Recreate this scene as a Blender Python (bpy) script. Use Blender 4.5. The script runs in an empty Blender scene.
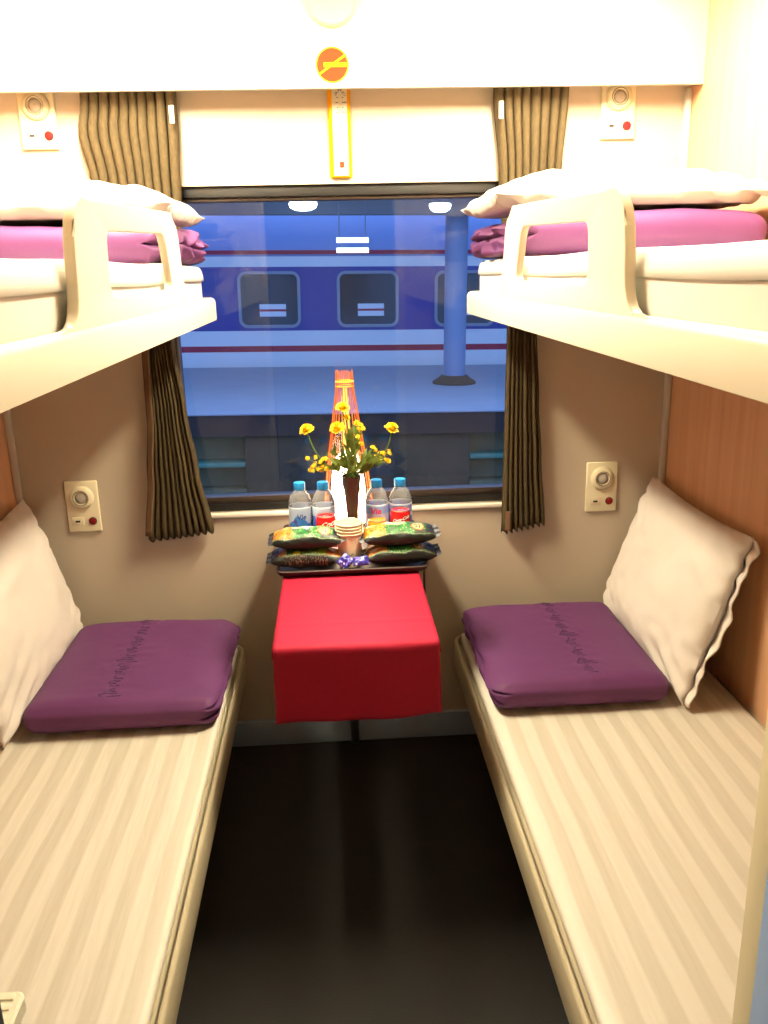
import bpy, bmesh, math, random
from mathutils import Vector, Matrix, noise
random.seed(7)
PI = math.pi
sc = bpy.context.scene
COL = sc.collection

# ------------------------------------------------------------------ materials
def lin(c):
    return tuple((v/255/12.92) if v/255 <= .04045 else ((v/255+.055)/1.055)**2.4 for v in c)

MATS = {}
def mat(name, rgb, rough=.5, metal=0., var=.06, scale=30., bump=0., bscale=200., spec=.5, emit=None, estr=0., trans=0.):
    if name in MATS: return MATS[name]
    m = bpy.data.materials.new(name); m.use_nodes = True
    nt = m.node_tree; N = nt.nodes; L = nt.links
    b = N['Principled BSDF']
    c = lin(rgb)
    b.inputs['Roughness'].default_value = rough
    b.inputs['Metallic'].default_value = metal
    b.inputs['Specular IOR Level'].default_value = spec
    tc = N.new('ShaderNodeTexCoord')
    nz = N.new('ShaderNodeTexNoise'); nz.inputs['Scale'].default_value = scale; nz.inputs['Detail'].default_value = 4
    L.new(tc.outputs['Object'], nz.inputs['Vector'])
    mx = N.new('ShaderNodeMix'); mx.data_type = 'RGBA'
    mx.inputs['A'].default_value = tuple(v*(1-var) for v in c)+(1,)
    mx.inputs['B'].default_value = tuple(min(1, v*(1+var)) for v in c)+(1,)
    L.new(nz.outputs['Fac'], mx.inputs['Factor'])
    L.new(mx.outputs['Result'], b.inputs['Base Color'])
    if bump:
        n2 = N.new('ShaderNodeTexNoise'); n2.inputs['Scale'].default_value = bscale; n2.inputs['Detail'].default_value = 3
        L.new(tc.outputs['Object'], n2.inputs['Vector'])
        bp = N.new('ShaderNodeBump'); bp.inputs['Strength'].default_value = bump; bp.inputs['Distance'].default_value = .01
        L.new(n2.outputs['Fac'], bp.inputs['Height']); L.new(bp.outputs['Normal'], b.inputs['Normal'])
    if emit:
        b.inputs['Emission Color'].default_value = lin(emit)+(1,)
        b.inputs['Emission Strength'].default_value = estr
    if trans:
        out = N['Material Output']
        tr = N.new('ShaderNodeBsdfTranslucent'); L.new(mx.outputs['Result'], tr.inputs['Color'])
        ms = N.new('ShaderNodeMixShader'); ms.inputs[0].default_value = trans
        L.new(b.outputs[0], ms.inputs[1]); L.new(tr.outputs[0], ms.inputs[2]); L.new(ms.outputs[0], out.inputs[0])
    MATS[name] = m
    return m

def glass_mat(name, tint, ior=1.5, rough=.01, haze=0., hazecol=(255, 255, 255)):
    """clear sheet: what lies behind shows through, the rest is a fresnel reflection"""
    m = bpy.data.materials.new(name); m.use_nodes = True
    nt = m.node_tree; N = nt.nodes; L = nt.links
    N.remove(N['Principled BSDF']); out = N['Material Output']
    t = N.new('ShaderNodeBsdfTransparent'); t.inputs['Color'].default_value = tint+(1,)
    g = N.new('ShaderNodeBsdfGlossy'); g.inputs['Roughness'].default_value = rough
    f = N.new('ShaderNodeFresnel'); f.inputs['IOR'].default_value = ior
    ms = N.new('ShaderNodeMixShader'); L.new(f.outputs[0], ms.inputs[0]); L.new(t.outputs[0], ms.inputs[1]); L.new(g.outputs[0], ms.inputs[2])
    last = ms
    if haze:
        d = N.new('ShaderNodeBsdfDiffuse'); d.inputs['Color'].default_value = lin(hazecol)+(1,)
        nz = N.new('ShaderNodeTexNoise'); nz.inputs['Scale'].default_value = 9
        mr = N.new('ShaderNodeMath'); mr.operation = 'MULTIPLY'; mr.inputs[1].default_value = haze*2
        L.new(nz.outputs['Fac'], mr.inputs[0])
        m2 = N.new('ShaderNodeMixShader'); L.new(mr.outputs[0], m2.inputs[0]); L.new(ms.outputs[0], m2.inputs[1]); L.new(d.outputs[0], m2.inputs[2]); last = m2
    L.new(last.outputs[0], out.inputs[0])
    return m

def print_mat(name, rough=.35, trans=0.):
    """surface printed with the colours stored on its mesh (packaging artwork)"""
    m = bpy.data.materials.new(name); m.use_nodes = True
    nt = m.node_tree; N = nt.nodes; L = nt.links; b = N['Principled BSDF']
    a = N.new('ShaderNodeVertexColor'); a.layer_name = 'print'
    L.new(a.outputs['Color'], b.inputs['Base Color']); b.inputs['Roughness'].default_value = rough
    if trans:
        tr = N.new('ShaderNodeBsdfTranslucent'); L.new(a.outputs['Color'], tr.inputs['Color'])
        ms = N.new('ShaderNodeMixShader'); ms.inputs[0].default_value = trans
        L.new(b.outputs[0], ms.inputs[1]); L.new(tr.outputs[0], ms.inputs[2]); L.new(ms.outputs[0], N['Material Output'].inputs[0])
    return m

def emis(name, rgb, s):
    m = bpy.data.materials.new(name); m.use_nodes = True
    nt = m.node_tree; N = nt.nodes; N.remove(N['Principled BSDF'])
    e = N.new('ShaderNodeEmission'); e.inputs[0].default_value = lin(rgb)+(1,); e.inputs[1].default_value = s
    nt.links.new(e.outputs[0], N['Material Output'].inputs[0])
    return m

def wood_mat():
    m = bpy.data.materials.new('laminate wood'); m.use_nodes = True
    nt = m.node_tree; N = nt.nodes; L = nt.links; b = N['Principled BSDF']
    tc = N.new('ShaderNodeTexCoord'); mp = N.new('ShaderNodeMapping'); mp.inputs['Scale'].default_value = (1, 14, .35)
    L.new(tc.outputs['Object'], mp.inputs['Vector'])
    nz = N.new('ShaderNodeTexNoise'); nz.inputs['Scale'].default_value = 2.2; nz.inputs['Detail'].default_value = 5; nz.inputs['Roughness'].default_value = .6
    L.new(mp.outputs[0], nz.inputs['Vector'])
    r = N.new('ShaderNodeValToRGB')
    r.color_ramp.elements[0].position = .3; r.color_ramp.elements[0].color = lin((200, 148, 112))+(1,)
    r.color_ramp.elements[1].position = .72; r.color_ramp.elements[1].color = lin((216, 170, 132))+(1,)
    L.new(nz.outputs['Fac'], r.inputs['Fac']); L.new(r.outputs['Color'], b.inputs['Base Color'])
    b.inputs['Roughness'].default_value = .42
    return m

def sheet_mat(name, c0, c1, period):
    """satin stripe bed sheet: stripes run along the bed"""
    m = bpy.data.materials.new(name); m.use_nodes = True
    nt = m.node_tree; N = nt.nodes; L = nt.links; b = N['Principled BSDF']
    tc = N.new('ShaderNodeTexCoord'); sp = N.new('ShaderNodeSeparateXYZ'); L.new(tc.outputs['Object'], sp.inputs[0])
    nz = N.new('ShaderNodeTexNoise'); nz.inputs['Scale'].default_value = 2.5; L.new(tc.outputs['Object'], nz.inputs['Vector'])
    def math_(op, a, bv):
        n = N.new('ShaderNodeMath'); n.operation = op
        if isinstance(a, (int, float)): n.inputs[0].default_value = a
        else: L.new(a, n.inputs[0])
        if isinstance(bv, (int, float)): n.inputs[1].default_value = bv
        else: L.new(bv, n.inputs[1])
        return n.outputs[0]
    w = math_('MULTIPLY', nz.outputs['Fac'], .02)
    x = math_('ADD', sp.outputs['X'], w)
    s = math_('SINE', math_('MULTIPLY', x, 2*PI/period), 0)
    r = N.new('ShaderNodeMapRange'); r.inputs['From Min'].default_value = -.25; r.inputs['From Max'].default_value = .25
    L.new(s, r.inputs['Value'])
    mx = N.new('ShaderNodeMix'); mx.data_type = 'RGBA'; mx.inputs['A'].default_value = lin(c0)+(1,); mx.inputs['B'].default_value = lin(c1)+(1,)
    L.new(r.outputs['Result'], mx.inputs['Factor']); L.new(mx.outputs['Result'], b.inputs['Base Color'])
    rr = N.new('ShaderNodeMapRange'); rr.inputs['To Min'].default_value = .62; rr.inputs['To Max'].default_value = .42
    L.new(r.outputs['Result'], rr.inputs['Value']); L.new(rr.outputs['Result'], b.inputs['Roughness'])
    # long shallow creases
    mp = N.new('ShaderNodeMapping'); mp.inputs['Scale'].default_value = (16, 1.6, 4); mp.inputs['Rotation'].default_value = (0, 0, .12)
    L.new(tc.outputs['Object'], mp.inputs[0])
    n2 = N.new('ShaderNodeTexNoise'); n2.inputs['Scale'].default_value = 1.6; n2.inputs['Detail'].default_value = 3
    L.new(mp.outputs[0], n2.inputs['Vector'])
    bp = N.new('ShaderNodeBump'); bp.inputs['Strength'].default_value = .42; bp.inputs['Distance'].default_value = .012
    L.new(n2.outputs['Fac'], bp.inputs['Height']); L.new(bp.outputs['Normal'], b.inputs['Normal'])
    return m

def curtain_mat():
    m = bpy.data.materials.new('olive curtain weave'); m.use_nodes = True
    nt = m.node_tree; N = nt.nodes; L = nt.links; b = N['Principled BSDF']
    tc = N.new('ShaderNodeTexCoord'); mp = N.new('ShaderNodeMapping'); mp.inputs['Scale'].default_value = (120, 60, 30)
    L.new(tc.outputs['Object'], mp.inputs[0])
    nz = N.new('ShaderNodeTexNoise'); nz.inputs['Scale'].default_value = 2.; nz.inputs['Detail'].default_value = 3
    L.new(mp.outputs[0], nz.inputs['Vector'])
    mx = N.new('ShaderNodeMix'); mx.data_type = 'RGBA'; mx.inputs['A'].default_value = lin((50, 42, 29))+(1,); mx.inputs['B'].default_value = lin((86, 72, 48))+(1,)
    L.new(nz.outputs['Fac'], mx.inputs['Factor']); L.new(mx.outputs['Result'], b.inputs['Base Color'])
    b.inputs['Roughness'].default_value = .85; b.inputs['Specular IOR Level'].default_value = .15
    return m

M_wall   = mat('cream wall panel', (192, 178, 158), .45, var=.02, scale=3)
M_white  = mat('white ceiling panel', (206, 202, 190), .4, var=.01, scale=3)
M_wood   = wood_mat()
M_floor  = mat('dark speckled floor', (37, 34, 33), .66, var=.35, scale=420, bump=.25, bscale=300, spec=.25)
M_base   = mat('blue grey skirting', (160, 175, 194), .5, var=.06)
M_strip  = mat('grey corner strip', (196, 192, 182), .35)
M_black  = mat('black window rubber', (22, 21, 22), .45)
M_brown  = mat('dark bronze frame', (58, 48, 42), .35)
M_sill   = mat('pale sill moulding', (236, 228, 214), .35, var=.01)
M_grp    = mat('cream moulded plastic', (230, 222, 200), .33, var=.012, scale=6)
M_grpl   = mat('pale berth metal', (186, 174, 146), .33, metal=.0, var=.02)
M_sheet  = sheet_mat('striped satin sheet', (197, 188, 172), (212, 204, 190), .062)
M_sheetu = sheet_mat('white satin sheet', (224, 220, 212), (232, 229, 222), .05)
M_pillow = mat('white cotton pillowcase', (214, 204, 196), .8, var=.015, scale=8, bump=.12, bscale=18, spec=.15)
M_quilt  = mat('purple quilt satin', (95, 51, 96), .55, var=.05, scale=6, bump=.1, bscale=22, spec=.25)
M_thread = mat('purple embroidery thread', (74, 40, 84), .5)
M_curt   = curtain_mat()
M_lining = mat('tan curtain lining', (104, 80, 60), .85, spec=.1)
M_tag    = mat('cream fabric tag', (232, 222, 200), .7)
M_plate  = mat('ivory socket plastic', (232, 220, 186), .35, var=.01)
M_ring   = mat('pale lamp ring', (222, 210, 178), .3)
M_groove = mat('grey groove', (110, 102, 88), .5)
M_lens   = mat('frosted lens', (170, 160, 146), .15, var=.3, scale=160)
M_dark   = mat('black plastic', (20, 19, 19), .4)
M_red    = mat('red push button', (128, 22, 22), .6, spec=.2)
M_sred   = mat('sign red orange', (204, 62, 36), .9, var=.02, spec=.02)
M_syel   = mat('sign yellow', (214, 168, 30), .9, var=.02, spec=.02)
M_yel    = mat('yellow plastic board', (222, 150, 14), .8, var=.03, spec=.05)
M_scale  = mat('white scale plate', (214, 206, 184), .8, spec=.05)
M_tick   = mat('scale print', (52, 46, 44), .6)
M_cloth  = mat('red tablecloth', (150, 20, 46), .72, var=.05, scale=60, bump=.08, bscale=400, spec=.2)
M_tray   = mat('dark lacquer tray', (36, 18, 14), .5, var=.2, scale=14)
M_table  = mat('grey table laminate', (170, 166, 158), .4)
M_steel  = mat('brushed steel', (170, 170, 168), .3, metal=1.)
M_water  = glass_mat('clear bottle plastic', (.93, .96, .985), 1.38, .03, haze=.16)
M_cap    = mat('blue bottle cap', (34, 138, 214), .35)
M_print  = print_mat('printed foil', .45)
M_label  = print_mat('printed label', .4, .35)
M_canred = mat('red can paint', (190, 18, 22), .25, metal=.0)
M_gold   = mat('amber can paint', (214, 142, 38), .3, metal=.3)
M_alu    = mat('can lid aluminium', (206, 206, 208), .28, metal=1.)
M_letw   = mat('white lettering', (244, 240, 236), .5, var=.0)
M_letr   = mat('red lettering', (206, 32, 62), .5, var=.0)
M_paper  = mat('cream paper cup', (240, 230, 196), .6, var=.015)
M_letb   = mat('dark lettering', (70, 56, 44), .6)
M_vase   = mat('dark brown glazed vase', (56, 26, 18), .22, var=.2, scale=20)
M_petal  = mat('yellow petals', (250, 206, 10), .6, var=.12, scale=90, trans=.2)
M_stem   = mat('green stem', (88, 116, 42), .6, var=.15, trans=.0)
M_leaf   = mat('olive leaf', (92, 108, 34), .6, var=.2, trans=.25)
M_stick  = mat('orange bamboo sticks', (232, 136, 54), .45, var=.15, scale=60, trans=.5)
M_goldring = mat('golden ring', (236, 170, 60), .35, var=.1)
M_cord   = mat('black cord', (18, 16, 16), .5)
M_bulb   = emis('lit lamp tube', (255, 226, 190), 16.)
M_blue   = mat('blue grey door edge', (156, 182, 226), .4)
M_seal   = mat('dark door seal', (52, 52, 54), .5)
M_glass  = glass_mat('window pane', (.93, .95, .97), 1.48, .0)

# ------------------------------------------------------------------ mesh helpers
def box(bm, lo, hi, bev=0., seg=2):
    r = bmesh.ops.create_cube(bm, size=1.)
    vs = r['verts']
    for v in vs:
        v.co = Vector([lo[i] + (v.co[i]+.5)*(hi[i]-lo[i]) for i in range(3)])
    if bev:
        es = list({e for v in vs for e in v.link_edges})
        bmesh.ops.bevel(bm, geom=es, offset=bev, segments=seg, affect='EDGES', profile=.5)

def ringpts(c, ax, r, n, ph=0.):
    ax = Vector(ax).normalized()
    u = ax.orthogonal().normalized(); w = ax.cross(u)
    return [Vector(c)+(u*math.cos(2*PI*i/n+ph)+w*math.sin(2*PI*i/n+ph))*r for i in range(n)]

def loft(bm, loops, cap0=True, cap1=True, closed=True):
    L = [[bm.verts.new(p) for p in lp] for lp in loops]
    n = len(L[0])
    for a, b in zip(L[:-1], L[1:]):
        for i in range(n if closed else n-1):
            j = (i+1) % n
            bm.faces.new((a[i], a[j], b[j], b[i]))
    if cap0: bm.faces.new(list(reversed(L[0])))
    if cap1: bm.faces.new(L[-1])
    return L

def tube(bm, pts, r, n=8, cap=True):
    pts = [Vector(p) for p in pts]
    rs = r if isinstance(r, (list, tuple)) else [r]*len(pts)
    loops = []; u = None
    for i, p in enumerate(pts):
        d = (pts[min(i+1, len(pts)-1)]-pts[max(i-1, 0)]).normalized()
        u = d.orthogonal().normalized() if u is None else (u-d*u.dot(d)).normalized()
        w = d.cross(u)
        loops.append([p+(u*math.cos(2*PI*k/n)+w*math.sin(2*PI*k/n))*rs[i] for k in range(n)])
    loft(bm, loops, cap, cap)

def lathe(bm, prof, c=(0, 0, 0), n=24, cap0=True, cap1=True, ax='z'):
    loops = []
    for r, z in prof:
        lp = []
        for k in range(n):
            a = 2*PI*k/n; x, y = r*math.cos(a), r*math.sin(a)
            p = (x, y, z) if ax == 'z' else (x, -z, y)      # ax 'y': profile height runs towards -Y (off a wall)
            lp.append(Vector(c)+Vector(p))
        loops.append(lp)
    loft(bm, loops, cap0, cap1)

def torus(bm, c, R, r, n=32, m=8, ax='z'):
    loops = []
    for k in range(n+1):
        a = 2*PI*k/n
        lp = []
        for j in range(m):
            b = 2*PI*j/m; rr = R+r*math.cos(b); h = r*math.sin(b)
            p = (rr*math.cos(a), rr*math.sin(a), h) if ax == 'z' else (rr*math.cos(a), h, rr*math.sin(a))
            lp.append(Vector(c)+Vector(p))
        loops.append(lp)
    loft(bm, loops, False, False)

def rrect(x0, y0, x1, y1, r, inset=0., n=6, rs=None):
    """rounded rectangle outline (counter-clockwise); rs = the four corner radii"""
    rs = rs or [r]*4
    x0 += inset; y0 += inset; x1 -= inset; y1 -= inset
    out = []
    for (cx, cy, a0), q in zip(((x1, y1, 0), (x0, y1, 90), (x0, y0, 180), (x1, y0, 270)), rs):
        q = max(q-inset, .0005)
        ccx = cx-q if cx == x1 else cx+q; ccy = cy-q if cy == y1 else cy+q
        for k in range(n+1):
            a = math.radians(a0+90*k/n); out.append((ccx+q*math.cos(a), ccy+q*math.sin(a)))
    return out

def grid(bm, nu, nv, f, closed_u=False):
    V = [[bm.verts.new(f(i/nu, j/nv)) for j in range(nv+1)] for i in range(nu if closed_u else nu+1)]
    for i in range(nu):
        for j in range(nv):
            a = V[i]; b = V[(i+1) % len(V)]
            bm.faces.new((a[j], b[j], b[j+1], a[j+1]))
    return V

def softbox(bm, c, half, r, n=(24, 24, 8), fn=None):
    """rounded box with an even mesh; fn(p_local, half) moves the points"""
    t = bmesh.new()
    h = Vector(half)
    def face(ax, s):
        a, b = [k for k in range(3) if k != ax]
        def f(u, v):
            p = Vector((0, 0, 0)); p[ax] = s*h[ax]; p[a] = (2*u-1)*h[a]; p[b] = (2*v-1)*h[b]; return p
        grid(t, n[a], n[b], f)
    for ax in range(3):
        for s in (-1, 1): face(ax, s)
    bmesh.ops.remove_doubles(t, verts=t.verts, dist=1e-5)
    for v in t.verts:
        p = v.co.copy()
        q = Vector([max(-(h[i]-r[i]), min(h[i]-r[i], p[i])) for i in range(3)])
        d = p-q
        e = Vector([d[i]/r[i] if r[i] else 0 for i in range(3)])
        if e.length > 1e-6:
            m = max(abs(x) for x in e)
            e = e.normalized()*m
            p = q+Vector([e[i]*r[i] for i in range(3)])
        if fn: p = fn(p, h)
        v.co = p+Vector(c)
    bmesh.ops.recalc_face_normals(t, faces=t.faces)
    me = bpy.data.meshes.new('t'); t.to_mesh(me); t.free(); bm.from_mesh(me); bpy.data.meshes.remove(me)

# ------------------------------------------------------------------ objects
OUTSIDE = []
def props(o, label=None, cat=None, group=None, kind=None):
    if label: o['label'] = label
    if cat: o['category'] = cat
    if group: o['group'] = group
    if kind: o['kind'] = kind
    return o

def rootloc(p):
    v = Vector((0, 0, 0))
    while p is not None: v += p.location; p = p.parent
    return v

def obj(name, bm, m, parent=None, smooth=True, angle=40, label=None, recalc=True, colors=None, loc=None):
    """one mesh object; bm is in world coordinates, moved under its parent"""
    if recalc: bmesh.ops.recalc_face_normals(bm, faces=bm.faces)
    off = rootloc(parent) if parent else (Vector(loc) if loc else Vector((0, 0, 0)))
    for v in bm.verts: v.co -= off
    me = bpy.data.meshes.new(name); bm.to_mesh(me); bm.free()
    me.materials.append(m)
    if colors is not None:
        a = me.color_attributes.new('print', 'FLOAT_COLOR', 'POINT')
        for i, v in enumerate(me.vertices): a.data[i].color = colors(v.co+off)+(1,)
    if smooth:
        me.polygons.foreach_set('use_smooth', [True]*len(me.polygons)); me.set_sharp_from_angle(angle=math.radians(angle))
    o = bpy.data.objects.new(name, me); COL.objects.link(o)
    if parent: o.parent = parent
    elif loc: o.location = off
    if label: o['label'] = label
    return o

def thing(name, loc, label, cat, group=None):
    o = bpy.data.objects.new(name, None); COL.objects.link(o); o.location = loc; o.empty_display_size = .05
    return props(o, label, cat, group)

def struct(name, bm, m, parent=None, **k):
    o = obj(name, bm, m, parent, **k)
    if not parent: o['kind'] = 'structure'
    return o

def copy_tree(o, parent=None):
    c = o.copy(); COL.objects.link(c)
    if parent: c.parent = parent
    for ch in list(o.children): copy_tree(ch, c)
    return c

def text_bm(s, size, shear=0., fn=None, bold=0.):
    """lettering as a mesh in the XY plane, centred; fn maps (x, y) to a world point"""
    cu = bpy.data.curves.new('t', 'FONT'); cu.body = s; cu.size = size; cu.shear = shear; cu.align_x = 'CENTER'; cu.align_y = 'CENTER'; cu.offset = bold; cu.resolution_u = 3
    o = bpy.data.objects.new('t', cu); COL.objects.link(o)
    dg = bpy.context.evaluated_depsgraph_get(); me = bpy.data.meshes.new_from_object(o.evaluated_get(dg))
    bm = bmesh.new(); bm.from_mesh(me)
    bpy.data.objects.remove(o); bpy.data.meshes.remove(me); bpy.data.curves.remove(cu)
    for v in bm.verts: v.co = Vector(fn(v.co.x, v.co.y))
    return bm

# ------------------------------------------------------------------ the compartment
XL, XR = -.9585, 1.0047
YB = -1.9             # doorway wall
H = 2.25
WX0, WX1, WZ0, WZ1 = -.490, .580, .793, 1.723       # window opening
B = bmesh.new

bm = B(); box(bm, (-1.3, -3.3, -.06), (1.4, .16, 0.)); struct('floor', bm, M_floor)
bm = B(); box(bm, (-1.3, -3.3, H), (1.4, .16, H+.05)); struct('ceiling', bm, M_white)
bm = B()
box(bm, (XL-.1, 0, 0), (WX0, .14, H)); box(bm, (WX1, 0, 0), (XR+.1, .14, H))
box(bm, (WX0, 0, 0), (WX1, .14, WZ0)); box(bm, (WX0, 0, WZ1), (WX1, .14, H))
struct('wall_back', bm, M_wall)
bm = B(); box(bm, (XL-.06, YB-.06, 0), (XL, 0, H)); struct('wall_left', bm, M_wood)
bm = B(); box(bm, (XR, YB-.06, 0), (XR+.06, 0, H)); struct('wall_right', bm, M_wood)
DX0, DX1, DH = -.312, .337, 2.05
bm = B()
box(bm, (XL, YB-.06, 0), (DX0-.04, YB, H)); box(bm, (DX1+.04, YB-.06, 0), (XR, YB, H)); box(bm, (DX0-.04, YB-.06, DH+.04), (DX1+.04, YB, H))
struct('wall_front', bm, M_wall)
# corridor side
bm = B(); box(bm, (-1.3, -3.3, 0), (1.4, -3.24, H)); struct('wall_corridor', bm, M_wall)
bm = B(); box(bm, (-1.3, -3.24, 0), (-1.25, YB-.06, H)); struct('wall_corridor_left', bm, M_wall)
bm = B(); box(bm, (1.35, -3.24, 0), (1.4, YB-.06, H)); struct('wall_corridor_right', bm, M_wall)
# door frame
door = thing('door_1', (0, YB, 0), 'cream door frame at the compartment doorway', 'door frame'); door['kind'] = 'structure'
bm = B(); box(bm, (DX1, YB-.028, 0), (DX1+.04, YB+.004, DH), .003); obj('right_jamb', bm, M_plate, door)
bm = B(); box(bm, (DX1-.004, YB-.10, 0), (DX1+.04, YB-.030, DH), .003); obj('door_edge', bm, M_blue, door, label='blue grey steel door edge')
bm = B(); box(bm, (DX0-.04, YB-.06, 0), (DX0-.006, YB+.004, DH), .003); obj('left_jamb', bm, M_plate, door)
bm = B(); box(bm, (DX0-.006, YB-.05, 0), (DX0, YB+.002, DH), .002); obj('door_seal', bm, M_seal, door, label='dark rubber door seal')
bm = B(); box(bm, (DX0-.04, YB-.06, DH), (DX1+.04, YB+.004, DH+.04), .003); obj('head_rail', bm, M_plate, door)

# bulkhead over the window and its underside
bm = B(); box(bm, (XL, -.092, 1.945), (XR, -.076, H), .003); struct('trim_1', bm, M_white)
bm = B(); box(bm, (XL, -.02, 0), (XR, 0, .088), .004); struct('baseboard_back', bm, M_base)
bm = B(); box(bm, (XL, -.022, .09), (XL+.018, 0, 1.95), .005); struct('trim_2', bm, M_strip)
bm = B(); box(bm, (XR-.018, -.022, .09), (XR, 0, 1.95), .005); struct('trim_3', bm, M_strip)

# window
win = thing('window_1', (0, .03, WZ0), 'wide fixed train window in a black frame', 'window'); win['kind'] = 'structure'
def framebox(bm, x0, x1, z0, z1, t, y0, y1, bev=.003, tb=None):
    tb = tb or t
    box(bm, (x0, y0, z0), (x1, y1, z0+tb), bev); box(bm, (x0, y0, z1-t), (x1, y1, z1), bev)
    box(bm, (x0, y0, z0+tb), (x0+t, y1, z1-t), bev); box(bm, (x1-t, y0, z0+tb), (x1, y1, z1-t), bev)
bm = B(); framebox(bm, WX0, WX1, WZ0, WZ1, .03, .012, .06, tb=.022); obj('window_frame', bm, M_black, win)
bm = B(); framebox(bm, WX0+.03, WX1-.03, WZ0+.022, WZ1-.03, .010, .022, .07, tb=.02); obj('inner_bead', bm, M_brown, win)
bm = B(); box(bm, (WX0+.035, .044, WZ0+.036), (WX1-.035, .050, WZ1-.036)); obj('pane', bm, M_glass, win, smooth=False)
bm = B(); box(bm, (WX0-.012, -.012, WZ0-.016), (WX1+.012, .012, WZ0), .005, 3); obj('window_sill', bm, M_sill, win)

# ceiling lamp of the compartment
M_diff = emis('lit ceiling diffuser', (255, 242, 206), 200.)
for xx, side in ((-.48, 'left'), (.52, 'right')):
    cl = thing('ceiling_light', (xx, -.63, H), 'long white ceiling light above the '+side+' upper berth', 'ceiling light', 'ceiling lights of the compartment')
    bm = B(); box(bm, (xx-.10, -1.01, H-.025), (xx+.10, -.25, H-.001), .004); obj('housing', bm, M_white, cl)
    bm = B(); box(bm, (xx-.08, -.98, H-.034), (xx+.08, -.28, H-.026), .003); obj('diffuser', bm, M_diff, cl)
# corridor lamp
cl = thing('ceiling_light', (.02, -2.75, H), 'small white ceiling light in the corridor outside the door', 'ceiling light')
bm = B(); box(bm, (-.2, -2.95, H-.025), (.24, -2.6, H-.001), .004); obj('housing', bm, M_white, cl)
bm = B(); box(bm, (-.17, -2.92, H-.034), (.21, -2.63, H-.026), .003); obj('diffuser', bm, emis('lit corridor diffuser', (255, 236, 204), 3.), cl)

# ------------------------------------------------------------------ berths
def lower_berth(s, xi, xw, label):
    x0, x1 = min(xi, xw), max(xi, xw)
    y0, y1 = YB+.03, -.10
    t = thing('lower_berth', ((x0+x1)/2, (y0+y1)/2, 0), label, 'berth', 'lower berths')
    rs = [.06, .004, .004, .02] if s > 0 else [.004, .06, .02, .004]
    rs = [.004, .07, .02, .004] if s > 0 else [.07, .004, .004, .02]
    bm = B(); lp = []
    for ins, z in ((.012, .325), (.002, .328), (0, .333), (0, .402), (.002, .407), (.006, .4095), (.009, .409), (.0115, .405), (.013, .392), (.016, .386), (.018, .386)):
        lp.append([(x+(s*ins*.85 if (x-(x0+x1)/2)*s > 0 else 0), y, z) for x, y in rrect(x0, y0, x1, y1, 0, ins, 8, rs)])
    loft(bm, lp); obj('berth_pan', bm, M_grpl, t)
    for yy in (-.35, -1.0, -1.65):
        bm = B(); xa, xb = (x0+.28, x1-.02) if s > 0 else (x0+.02, x1-.28)
        box(bm, (xa, yy-.02, 0), (xa+.04 if s > 0 else xb, yy+.02, .325), .003) if s > 0 else box(bm, (xb-.04, yy-.02, 0), (xb, yy+.02, .325), .003)
        obj('leg', bm, M_dark, t)
    # mattress lies in the pan
    m0, m1 = (x0+.0215, x1-.010) if s > 0 else (x0+.010, x1-.0215)
    bm = B()
    def fn(p, h):
        p.z += .004*noise.noise(Vector((p.x*5, p.y*2, 3+s))) if p.z > 0 else 0
        return p
    c = ((m0+m1)/2, (y0+y1)/2, .4065); softbox(bm, c, ((m1-m0)/2, (y1-y0)/2-.0235, .0160), (.022, .022, .0165), (24, 60, 4), fn)
    side = 'left' if s < 0 else 'right'
    o = obj('mattress', bm, M_sheet, loc=c)
    props(o, 'thin mattress in a cream striped sheet on the lower '+side+' berth', 'mattress', 'mattresses on the lower berths')
lower_berth(1, .327, XR-.003, 'lower berth on the right side of the aisle')
lower_berth(-1, -.300, XL+.003, 'lower berth on the left side of the aisle')

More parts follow.
